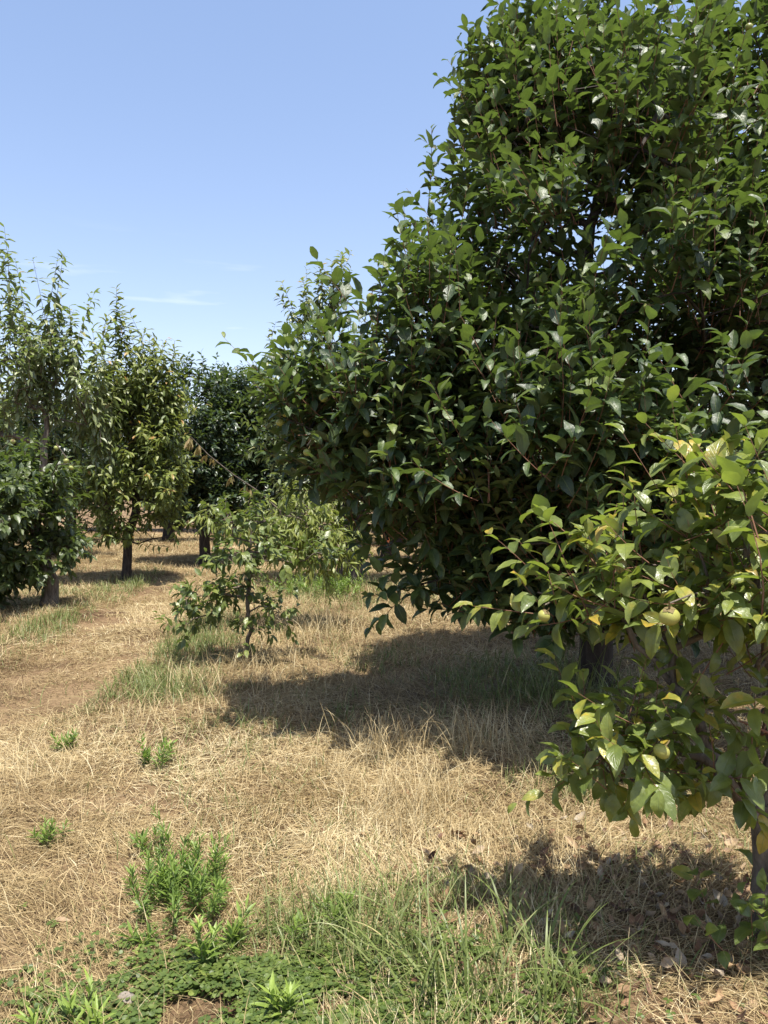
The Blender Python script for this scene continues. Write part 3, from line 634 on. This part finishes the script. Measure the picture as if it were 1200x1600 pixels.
# --- dark persimmons further down the row
kwD = dict(n_leaf=10, Ls=(0.3, 0.5), up=0.6, outw=0.7, rnd=0.4, bend=0.1, leafL=(0.11, 0.16), ratio=0.5, gdown=0.5, curl=(0.2, 0.9), fold=(0.1, 0.5), prof=MIDL, r0=0.004, tint=(0.42, 0.22))
d0 = A(320, 880, 18.3)
tree('persimmon_tree', 'tall dark green persimmon tree with a straight trunk at the path end', 'tree',
     [d0, d0 + (0, 0, .9), d0 + (-.05, 0, 1.6), d0 + (-.1, 0, 3.0)],
     [E(305, 700, 18.3, .95, 1.4, 1.1), E(318, 625, 18.3, .6, .7, .7), E(350, 700, 18.5, .8, 1.0, .8), E(290, 800, 18.3, .85, .5, .9), E(335, 800, 18.2, .9, .45, .8), E(345, 770, 18.3, .6, .6, .8), E(270, 680, 18.3, .4, .8, .7)],
     480, 0.125, 3, kwD, M_dark, M_barkdark, rtip=0.005, step=0.3)
d1 = np.array([-3.1, 19.5, 0])
tree('persimmon_tree', 'dark green round persimmon tree standing behind the sapling and the drooping peach', 'tree',
     [d1, d1 + (0, 0, .9), d1 + (.05, 0, 1.7), d1 + (.0, 0, 3.0)],
     [E(400, 700, 19.5, 1.2, 1.5, 1.2), E(360, 640, 19.5, .6, .7, .7), E(385, 620, 19.5, .5, .6, .7), E(420, 790, 19.5, 1.1, .6, 1.0), E(370, 805, 19.3, .8, .45, .8), E(440, 680, 19.5, .8, .9, .9), E(375, 760, 19.5, .6, .6, .8)],
     480, 0.125, 3, kwD, M_dark, M_barkdark, rtip=0.005, step=0.3)

# --- thick-trunked cherry behind the big limb
c5 = A(545, 912, 14.0)
kwC5 = dict(kwC, up=0.9, n_leaf=14)
whip = np.array([A(480, 515, 14), A(495, 505, 14.1), A(515, 500, 13.9), A(470, 530, 14), A(530, 510, 14.1), A(505, 500, 14), A(520, 500, 14), A(475, 535, 14), A(490, 520, 14), A(510, 510, 14), A(525, 500, 14), A(470, 540, 14), A(500, 540, 13.9), A(540, 470, 14), A(420, 600, 14), A(425, 620, 13.9), A(480, 520, 14.1)])
tree('cherry_tree', 'cherry tree with a thick black trunk and a sparse pale dry top', 'tree',
     [c5, c5 + (0.03, 0, .5), c5 + (.12, 0, 1.0), c5 + (.05, 0, 1.8), c5 + (-.2, 0, 2.8), c5 + (-.5, 0, 3.6)],
     [E(520, 640, 14, .9, .9, .8), E(600, 620, 14, .9, .9, .8), E(560, 780, 13.8, .7, .5, .8), E(490, 790, 13.6, .55, .35, .6), E(460, 680, 14, .5, .6, .5), E(650, 760, 14.2, .8, .7, .8)],
     190, 0.20, 2, dict(kwC5, gdown=1.1, up=0.5), M_cherry, M_barkdark, rtip=0.006, step=0.25, minfrac=0.4,
     extra_shoots=[(whip, np.tile([[0.0, 0, 1.0]], (17, 1)), dict(kwC, Ls=(0.8, 1.25), n_leaf=40, rnd=0.2, tint=(0.80, 0.12), leafL=(0.12, 0.19), r0=.006))])
# rust coloured dead spray hanging under the big limb belongs to the next tree
c6 = A(604, 872, 19.0)
tree('orchard_tree', 'dark leafy orchard tree with one rust brown dead spray', 'tree',
     [c6, c6 + (0.03, 0, .8), c6 + (.1, 0, 1.6), c6 + (.0, 0, 2.6)],
     [E(640, 690, 19, 1.3, 1.2, 1.1), E(720, 720, 19, 1.2, 1.1, 1.1), E(610, 800, 18.8, .7, .4, .8), E(700, 830, 18.8, 1.0, .4, .8)],
     220, 0.13, 3, kwD, M_dark, M_barkdark, rtip=0.005, step=0.3)
d6 = [o_ for o_ in COL.objects if o_.name == 'orchard_tree'][0]; b6 = np.array(d6.location)
fl, tw = grow_shoots(np.array([A(612, 800, 18.0), A(618, 815, 18.0), A(608, 820, 18.0)]), np.tile([[0, 0, -1.]], (3, 1)), n_leaf=12, Ls=(0.3, 0.5), up=-.6, outw=1, rnd=.2, bend=0, leafL=(.12, .16), ratio=.45, gdown=1.3, prof=MIDL)
o = link('dead_spray', mesh('dead_spray', fl[0] - b6, fl[1], {'tint': fl[2]}, fl[3]), M_rust, d6); o['label'] = 'rust brown dead leaves'

# --- far trees closing the rows
def copy_tree(src, loc, rz, s):
    c = src.copy(); COL.objects.link(c); c.location = loc; c.rotation_euler = (0, 0, rz); c.scale = (s, s, s)
    for chd in src.children:
        q = chd.copy(); COL.objects.link(q); q.parent = c
    return c
fx0 = np.array([-7.6, 27.0, 0])
far, _ = tree('orchard_tree', 'far dark orchard tree closing off the end of the rows', 'tree',
     [fx0, fx0 + (0, 0, .9), fx0 + (.05, 0, 1.7), fx0 + (.0, 0, 3.0)],
     [(fx0 + (0, 0, 2.6), (1.6, 1.6, 1.5)), (fx0 + (.6, 0, 3.4), (1.0, 1.0, 1.0)), (fx0 + (-.7, 0, 2.0), (1.1, 1.1, .9)), (fx0 + (.8, -.3, 1.6), (1.1, 1.1, .7))],
     240, 0.16, 3, dict(kwD, leafL=(0.13, 0.19)), M_dark, M_barkdark, rtip=0.006, step=0.4, group='far orchard trees closing the rows')
for (x, y, rz, s) in [(-10.6, 26, 1.1, 1.05), (-13.5, 27, 2.3, 1.15), (-4.6, 28.5, 3.0, .95), (-1.6, 27, 4.1, 1.0), (2.2, 27, 5.2, .95), (5.6, 25, .6, .9), (9.3, 26, 1.7, .95), (12.6, 25, 2.8, .95), (-8.4, 19.5, 5.0, .95), (-16.5, 29, 4.0, 1.2), (3.4, 20, 2.0, .8), (7.4, 18, 4.4, .8), (-6.2, 33, .3, 1.2), (-3.0, 33, 1.9, 1.1), (.4, 24, 3.3, .9), (.3, 34, 2.2, 1.2), (4.0, 33, .9, 1.2), (-9.4, 35, 2.9, 1.2), (8, 33, 1.2, 1.2), (-13, 36, .2, 1.3), (13, 34, 3.2, 1.3), (-18.5, 36, 5.2, 1.3), (-6.6, 40, 4.2, 1.4), (-2, 41, .7, 1.4)]:
    copy_tree(far, (x, y, float(hgt(x, y))), rz, s)

# ------------------------------------------------------------------ grass
def wedge(n, dmin, dmax, pw, amax=36):
    """ground points in front of the camera; density falls with distance as d**-pw"""
    u = rng.random(n); k = 2 - pw
    d = (dmin ** k + u * (dmax ** k - dmin ** k)) ** (1 / k)
    a = np.tan(np.radians(rng.uniform(-amax, amax, n)))
    return d * a, d

def blades(name, x, y, length, width, lean, droop, mat, tint, S=5, az=None, lift=0.0, label=None):
    n = len(x)
    az = rng.uniform(0, 2 * math.pi, n) if az is None else az
    H = np.stack([np.cos(az), np.sin(az), np.zeros(n)], -1)
    t = np.linspace(0, 1, S)
    th = lean[:, None] + droop[:, None] * t[None] ** 1.3
    dl = length[:, None] / (S - 1)
    ds = np.sin(th[:, :-1]) * dl; dz = np.cos(th[:, :-1]) * dl
    s_ = np.concatenate([np.zeros((n, 1)), np.cumsum(ds, 1)], 1); z_ = np.concatenate([np.zeros((n, 1)), np.cumsum(dz, 1)], 1)
    side = rng.normal(0, 0.12, n)[:, None] * t[None] ** 2 * length[:, None]
    Bv = np.stack([-np.sin(az), np.cos(az), np.zeros(n)], -1)
    C = np.stack([x, y, np.zeros(n)], -1)[:, None] + H[:, None] * s_[..., None] + Bv[:, None] * side[..., None]
    C[..., 2] = z_ + hgt(x, y)[:, None] - 0.004 + lift
    gz = hgt(C[..., 0], C[..., 1]) + rng.uniform(0.003, 0.03, n)[:, None]
    C[..., 2] = np.where(t[None] > 0.05, np.maximum(C[..., 2], gz), C[..., 2])
    tw = rng.normal(0, 0.8, n)
    N = np.stack([np.zeros(n), np.zeros(n), np.ones(n)], -1)
    Wd = Bv * np.cos(tw)[:, None] + (N * 0.7 + H * 0.5) * np.sin(tw)[:, None]
    wd = width[:, None] * (1 - t[None] ** 2.2) * 0.5 + 0.0002
    Lv = C - Wd[:, None] * wd[..., None]; Rv = C + Wd[:, None] * wd[..., None]
    v = np.stack([Lv, Rv], 2).reshape(-1, 3)
    b = (np.arange(n) * S * 2)[:, None] + (np.arange(S - 1) * 2)[None]
    f = np.stack([b, b + 1, b + 3, b + 2], -1).reshape(-1, 4)
    return link(name, mesh(name, v, f, {'tint': np.repeat(tint, S * 2)}), mat)

def spot(x, y, cx, cy_, rx, ry):
    q = ((x - cx) / rx) ** 2 + ((y - cy_) / ry) ** 2
    return np.exp(-q * 1.2)

GREEN = [(.24, 2.75, .38, .5, 1.05), (-.12, 2.85, .45, .3, 1.1), (-2.25, 6.4, .8, .65, 2.2), (-2.1, 8.6, .5, 1.4, 1.8), (-3.95, 9.8, .55, 1.6, 1.5), (-4.3, 14, .8, 2.6, 1.5), (-.9, 13, 1.4, 2.4, 1.2), (-5.4, 12.6, .9, 1.2, .8), (-5.6, 8.6, 1.0, .9, .6),
         (1.2, 6.6, .9, 1.1, .9), (.1, 7.6, .8, .9, .45), (1.2, 4.3, .5, .6, .6), (1.1, 3.3, .45, .35, .2), (-1.05, 5.3, .5, .4, .35), (1.6, 2.6, .4, .4, .15), (2.4, 13, 2, 3, .6), (-.35, 5.5, .4, .4, .3), (.55, 2.55, .25, .25, .8), (.45, 12, 1, 1.5, .6)]
def green_mask(x, y):
    m = np.zeros_like(x)
    for (cx, cyy, rx, ry, k) in GREEN: m = np.maximum(m, k * spot(x, y, cx, cyy, rx, ry))
    return m
TALL = [(.1, 4.3, .45, 1.1, 1.0), (-.5, 8.2, .6, 1.6, .9), (-1.35, 7.4, .4, .5, 1.0), (-1.9, 5.6, .8, .6, .5), (.55, 4.9, .5, .4, .9), (-.9, 6.6, .5, .8, .8), (.9, 3.9, .4, .4, .6), (-2.4, 4.6, .7, .9, .5), (-4.9, 9.4, .8, .7, .6), (-.3, 10.5, 1, 1.5, .7), (-4.2, 11.5, .4, 1.2, .7)]
def tall_mask(x, y):
    m = np.zeros_like(x)
    for (cx, cyy, rx, ry, k) in TALL: m = np.maximum(m, k * spot(x, y, cx, cyy, rx, ry))
    return m

# flattened straw thatch
reseed('straw')
n = 620000
x, y = wedge(n, 1.7, 32, 1.35)
yp = rng.uniform(4, 22, 28000); xp = path_x(yp) + rng.normal(0, .42, len(yp)); x = np.concatenate([x, xp]); y = np.concatenate([y, yp]); n = len(x)
gm = green_mask(x, y); pm = path_mask(x, y)
clover_m = spot(x, y, -.42, 2.42, .42, .28)
keep = rng.random(n) < np.clip(0.95 - 0.55 * gm - 0.8 * clover_m - 0.6 * (1 - ss(.3, .5, vnoise(x, y, .33, 21))) * ss(.35, .65, vnoise(x, y, 1.7, 22)) - .5 * spot(x, y, 1.6, 6.3, 2.2, 1.8) * ss(.3, .6, vnoise(x, y, .4, 23)) - .6 * spot(x, y, .95, 2.75, .6, .6) * ss(.3, .55, vnoise(x, y, .3, 24)), 0.06, 1)
x, y, pm = x[keep], y[keep], pm[keep]; n = len(x); far_ = np.sqrt(np.maximum(y, 2.5) / 3)
ln = rng.uniform(.06, .20, n) * (1 - .3 * pm) * (0.8 + .4 * vnoise(x, y, .7, 11)) * far_ ** .4
flow = vnoise(x, y, 1.1, 31) * 9
az = np.where(rng.random(n) < .45, flow + rng.normal(0, .5, n), rng.uniform(0, 6.28, n))
tint = np.clip(rng.normal(.5, .22, n) + .45 * (vnoise(x, y, .6, 13) - .5) + .30 * (vnoise(x, y, 2.2, 14) - .5), 0, 1)
o = blades('dry_straw', x, y, ln, rng.uniform(.0016, .0036, n) * far_ ** 1.3, np.where(rng.random(n) < .75, rng.uniform(1.2, 1.62, n), rng.uniform(.6, 1.3, n)), rng.uniform(-.2, .6, n), M_straw, tint, S=4, az=az)
tag(o, 'flattened tan straw covering the orchard floor', 'straw', kind='stuff')
# standing dry grass
n = 115000
x, y = wedge(n, 1.7, 30, 1.25)
tm = tall_mask(x, y); pm = path_mask(x, y); gm = green_mask(x, y)
cl = vnoise(x, y, .28, 17); cl2 = vnoise(x, y, 1.3, 19)
keep = rng.random(n) < np.clip(.08 + .75 * tm + .28 * ss(.5, .8, cl2), 0, 1) * ss(.22, .6, cl) * (1 - .93 * pm) * (1 - .5 * np.clip(gm, 0, 1))
x, y, tm, gm = x[keep], y[keep], tm[keep], gm[keep]; n = len(x); far_ = np.sqrt(np.maximum(y, 2.5) / 3)
ln = rng.uniform(.12, .30, n) * (.65 + .70 * tm)
tint = np.clip(rng.normal(.62, .22, n), 0, 1)
o = blades('standing_dry_grass', x, y, ln, rng.uniform(.0016, .0032, n) * far_ ** 1.2, np.abs(rng.normal(.35, .3, n)), rng.uniform(.2, 1.9, n), M_straw, tint, S=6)
tag(o, 'pale dry grass standing in bleached tufts', 'grass', kind='stuff')
# green grass
n = 420000
x, y = wedge(n, 1.7, 26, 1.2)
gm = green_mask(x, y); pm = path_mask(x, y)
keep = rng.random(n) < np.clip(.85 * gm + .025 + .10 * ss(.6, .85, vnoise(x, y, .9, 41)), 0, 1) * ss(.2, .65, vnoise(x, y, .22, 43)) * (1 - .96 * pm)
x, y, gm = x[keep], y[keep], gm[keep]; n = len(x); far_ = np.sqrt(np.maximum(y, 2.5) / 3)
ln = rng.uniform(.06, .27, n) * (.55 + .4 * np.clip(gm, 0, 1))
o = blades('green_grass', x, y, ln, rng.uniform(.0026, .006, n) * far_ ** .9, np.abs(rng.normal(.45, .35, n)), rng.uniform(.2, 1.7, n), M_grass, np.clip(rng.normal(.5, .25, n), 0, 1), S=5)
tag(o, 'green grass growing in loose patches through the straw', 'grass', kind='stuff')

# clover carpet
n = 7500
x = rng.normal(-.26, .38, n); y = rng.normal(2.40, .20, n)
k = (y > 1.75) & (rng.random(n) < ss(.15, .5, vnoise(x, y, .16, 51))); x, y = x[k], y[k]; n = len(x)
zc = hgt(x, y) + rng.uniform(.012, .045, n)
an0 = rng.uniform(0, 6.28, n); P3, D3 = [], []
for j in range(3):
    a = an0 + j * 2.094; P3.append(np.stack([x, y, zc], -1)); D3.append(np.stack([np.cos(a), np.sin(a), rng.normal(.05, .2, n)], -1))
P3 = np.concatenate(P3); D3 = np.concatenate(D3)
v, f, t, u = leaves(P3, D3, np.array([0, 0, 1.]) + rng.normal(0, .2, P3.shape), rng.uniform(.012, .023, len(P3)), .95, .3, .15, (np.array([0, .4, .8, 1.]), np.array([.15, .85, .95, .35])), np.tile(np.clip(rng.normal(.45, .22, n), 0, 1), 3), .0)
o = link('clover', mesh('clover', v, f, {'tint': t}, u), M_clover); tag(o, 'low dark green clover carpet at the edge of the straw', 'clover', kind='stuff')

# leaf litter in the small persimmon's shade
n = 800
x = rng.normal(.95, .5, n); y = rng.normal(3.0, .45, n); k = y > 1.9; x, y = x[k], y[k]; n = len(x)
P = np.stack([x, y, hgt(x, y) + rng.uniform(.008, .035, n)], -1); a = rng.uniform(0, 6.28, n)
v, f, t, u = leaves(P, np.stack([np.cos(a), np.sin(a), rng.normal(0, .25, n)], -1), np.array([0, 0, 1.]) + rng.normal(0, .45, (n, 3)), rng.uniform(.03, .085, n), .5, rng.uniform(-1.8, 1.8, n), rng.uniform(.1, .8, n), FULL, rng.random(n), .06)
o = link('leaf_litter', mesh('leaf_litter', v, f, {'tint': t}, u), M_litter); tag(o, 'curled brown dead leaves strewn in the shade of the small persimmon', 'leaf litter', kind='stuff')

# ------------------------------------------------------------------ single weeds
def weed(label, px, py, Y, stems, spread, h, tint, leafL=(.04, .07), ratio=.2, nl=18, ang=(1.2, .5)):
    reseed(label); c = A(px, py, Y); base = np.array([c[0], Y, float(hgt(c[0], Y))])
    root = empty('weed', base, label, 'weed', 'green weeds growing through the straw')
    q = rng.normal(0, spread, (stems, 2)); P = np.stack([base[0] + q[:, 0], base[1] + q[:, 1], np.zeros(stems)], -1); P[:, 2] = hgt(P[:, 0], P[:, 1])
    O = nrm(np.concatenate([q / max(spread, .01) * .25, np.ones((stems, 1))], 1))
    fl, tw = grow_shoots(P, O, n_leaf=nl, Ls=(h * .45, h * 1.15), up=.4, outw=1.0, rnd=.10, bend=.05, leafL=leafL, ratio=ratio, gdown=-.1, ang=ang, curl=(.1, .7), fold=(.1, .4), prof=LANCE, r0=.0025, tint=tint, wav=.01, start=.1)
    kv, kf = len(tw[0]) // stems, len(tw[1]) // stems
    for i in range(stems):
        link('stem', mesh('stem', tw[0][i * kv:(i + 1) * kv] - base, tw[1][i * kf:(i + 1) * kf] - i * kv, {'tint': np.full(kv, .4)}), M_weed, root)
    link('foliage', mesh('foliage', fl[0] - base, fl[1], {'tint': fl[2]}, fl[3]), M_weed, root)
weed('largest bushy weed clump of many leafy stems in the sunlit straw', 288, 1405, 3.08, 44, .10, .19, (.42, .2), (.035, .055), .16, 36)
weed('small dense weed tuft alone among straw at the picture edge', 76, 1328, 3.48, 9, .025, .11, (.5, .15), (.03, .045))
weed('feathery pale weed in straw behind the largest weed clump', 235, 1205, 4.5, 8, .04, .15, (.45, .15))
weed('faint small weed at the far left of the straw near the path', 100, 1172, 4.85, 6, .04, .10, (.45, .15))
weed('thin weed sprig directly behind the largest weed clump', 245, 1330, 3.47, 4, .02, .10, (.4, .15))
weed('upright lime green weed just in front of the largest clump', 310, 1515, 2.6, 4, .02, .13, (.75, .15), (.05, .075))
weed('lime green weed between the largest clump and the clover', 362, 1478, 2.73, 4, .025, .11, (.7, .15), (.05, .07))
weed('brightest yellow green broad leaved weed in the clover', 432, 1585, 2.36, 5, .025, .10, (.95, .08), (.045, .075), .22, 14)
weed('bright narrow leaved weed at the bottom corner beside the stone', 125, 1600, 2.33, 9, .04, .10, (.8, .15), (.05, .08), .16, 12)
weed('leafy weed at the edge of the long green grass', 492, 1440, 2.88, 7, .05, .10, (.55, .2), (.05, .07))
weed('low weed beside the stone near the bottom corner', 222, 1470, 2.75, 3, .02, .06, (.4, .15))
weed('weed tuft at the straw edge in front of the thick black trunk', 530, 935, 12.0, 30, .22, .32, (.6, .2), (.06, .10))
weed('weed tuft growing between the sapling and the thick black trunk', 470, 925, 12.6, 34, .30, .30, (.5, .2), (.06, .10))

# tall broad grass plants
def tuft(label, px, py, Y, nb, h, wdt, spread, mat=M_grass, lean=.18, grp='tall grass tufts'):
    reseed(label); c = A(px, py, Y); n = nb
    x = c[0] + rng.normal(0, spread, n); y = Y + rng.normal(0, spread, n)
    o = blades('grass_tuft', x, y, rng.uniform(.5, 1.1, n) * h * (1 if mat is M_grass else .82), rng.uniform(.6, 1.2, n) * wdt, np.abs(rng.normal(lean, .2, n)), rng.uniform(.3, 1.9, n), mat, np.clip(rng.normal(.55 if mat is M_grass else .72, .2, n), 0, 1), S=10)
    tag(o, label, 'grass tuft', grp)
tuft('tall broad bladed grass tuft at the edge of the small persimmon shade', 880, 1590, 2.36, 22, .42, .010, .035, lean=.3)
tuft('long arching grass tuft in the green patch beside the clover', 690, 1560, 2.45, 75, .44, .008, .08, lean=.35)
tuft('long grass tuft in full sun behind the green patch', 640, 1500, 2.65, 60, .40, .007, .10, lean=.35)
tuft('grass tuft with wide blades leaning over the shaded litter', 815, 1480, 2.72, 20, .32, .012, .04, lean=.4)
tuft('slim green grass stalks under the drooping small persimmon leaves', 880, 1240, 4.1, 14, .34, .006, .04)
tuft('dark leafy grass clump at the foot of the huge persimmon', 905, 1060, 6.0, 90, .55, .011, .22)
tuft('upright green grass blades in the shade of the huge persimmon', 850, 1085, 6.1, 50, .42, .009, .18)

dry = dict(mat=M_straw, lean=.3, grp='bleached dry grass tufts')
tuft('tallest bleached dry grass tuft in full sun between the two tree shadows', 640, 1270, 3.95, 260, .44, .0034, .15, **dry)
tuft('bleached dry grass tuft right at the edge of the huge persimmon shadow', 590, 1170, 4.75, 200, .42, .0036, .16, **dry)
tuft('pale arching dry grass tuft inside the huge persimmon shadow', 735, 1150, 4.9, 150, .42, .004, .16, **dry)
tuft('bleached dry grass tuft around the foot of the sapling', 395, 1045, 7.2, 90, .36, .0044, .2, **dry)
tuft('broad pale dry grass tuft just beyond the huge persimmon shadow and the sapling', 480, 985, 8.9, 300, .45, .0055, .32, **dry)
tuft('loose dry grass tuft in front of the sapling on the path side', 310, 1075, 6.5, 200, .36, .0045, .24, **dry)
tuft('low dry grass tuft behind the small weed at the picture edge', 40, 1230, 4.2, 160, .30, .0034, .2, **dry)
# ------------------------------------------------------------------ stone, stray leaf
def stone():
    c = A(196, 1562, 2.43); base = np.array([c[0], 2.43, float(hgt(c[0], 2.43))])
    th = np.linspace(.05, math.pi - .05, 12); v, f = lathe([(math.sin(a), -math.cos(a)) for a in th], 16)
    k = 1 + .45 * (vnoise(v[:, 0] * 2 + v[:, 2], v[:, 1] * 2 - v[:, 2], .7, 3) - .5) + .2 * (vnoise(v[:, 0] * 3, v[:, 2] * 3 + v[:, 1] * 2, .5, 8) - .5)
    v = v * k[:, None] * np.array([.038, .03, .026])
    o = link('stone', mesh('stone', v, f, smooth=False), M_stone, loc=base + (0, 0, .018)); tag(o, 'small pale stone lying in the straw near the bottom corner', 'stone')
stone()
def stray():
    c = A(82, 1448, 2.85); b = np.array([c[0], 2.85, float(hgt(c[0], 2.85)) + .022])
    v, f, t, u = leaves(np.zeros((1, 3)), np.array([[1., .15, .1]]), np.array([[0.1, -.3, 1.]]), .07, .32, .5, .5, FULL, np.array([.75]), .02)
    o = link('fallen_leaf', mesh('fallen_leaf', v, f, {'tint': t}, u), M_litter, loc=b); tag(o, 'single tan fallen leaf lying on the sunlit straw', 'leaf')
stray()
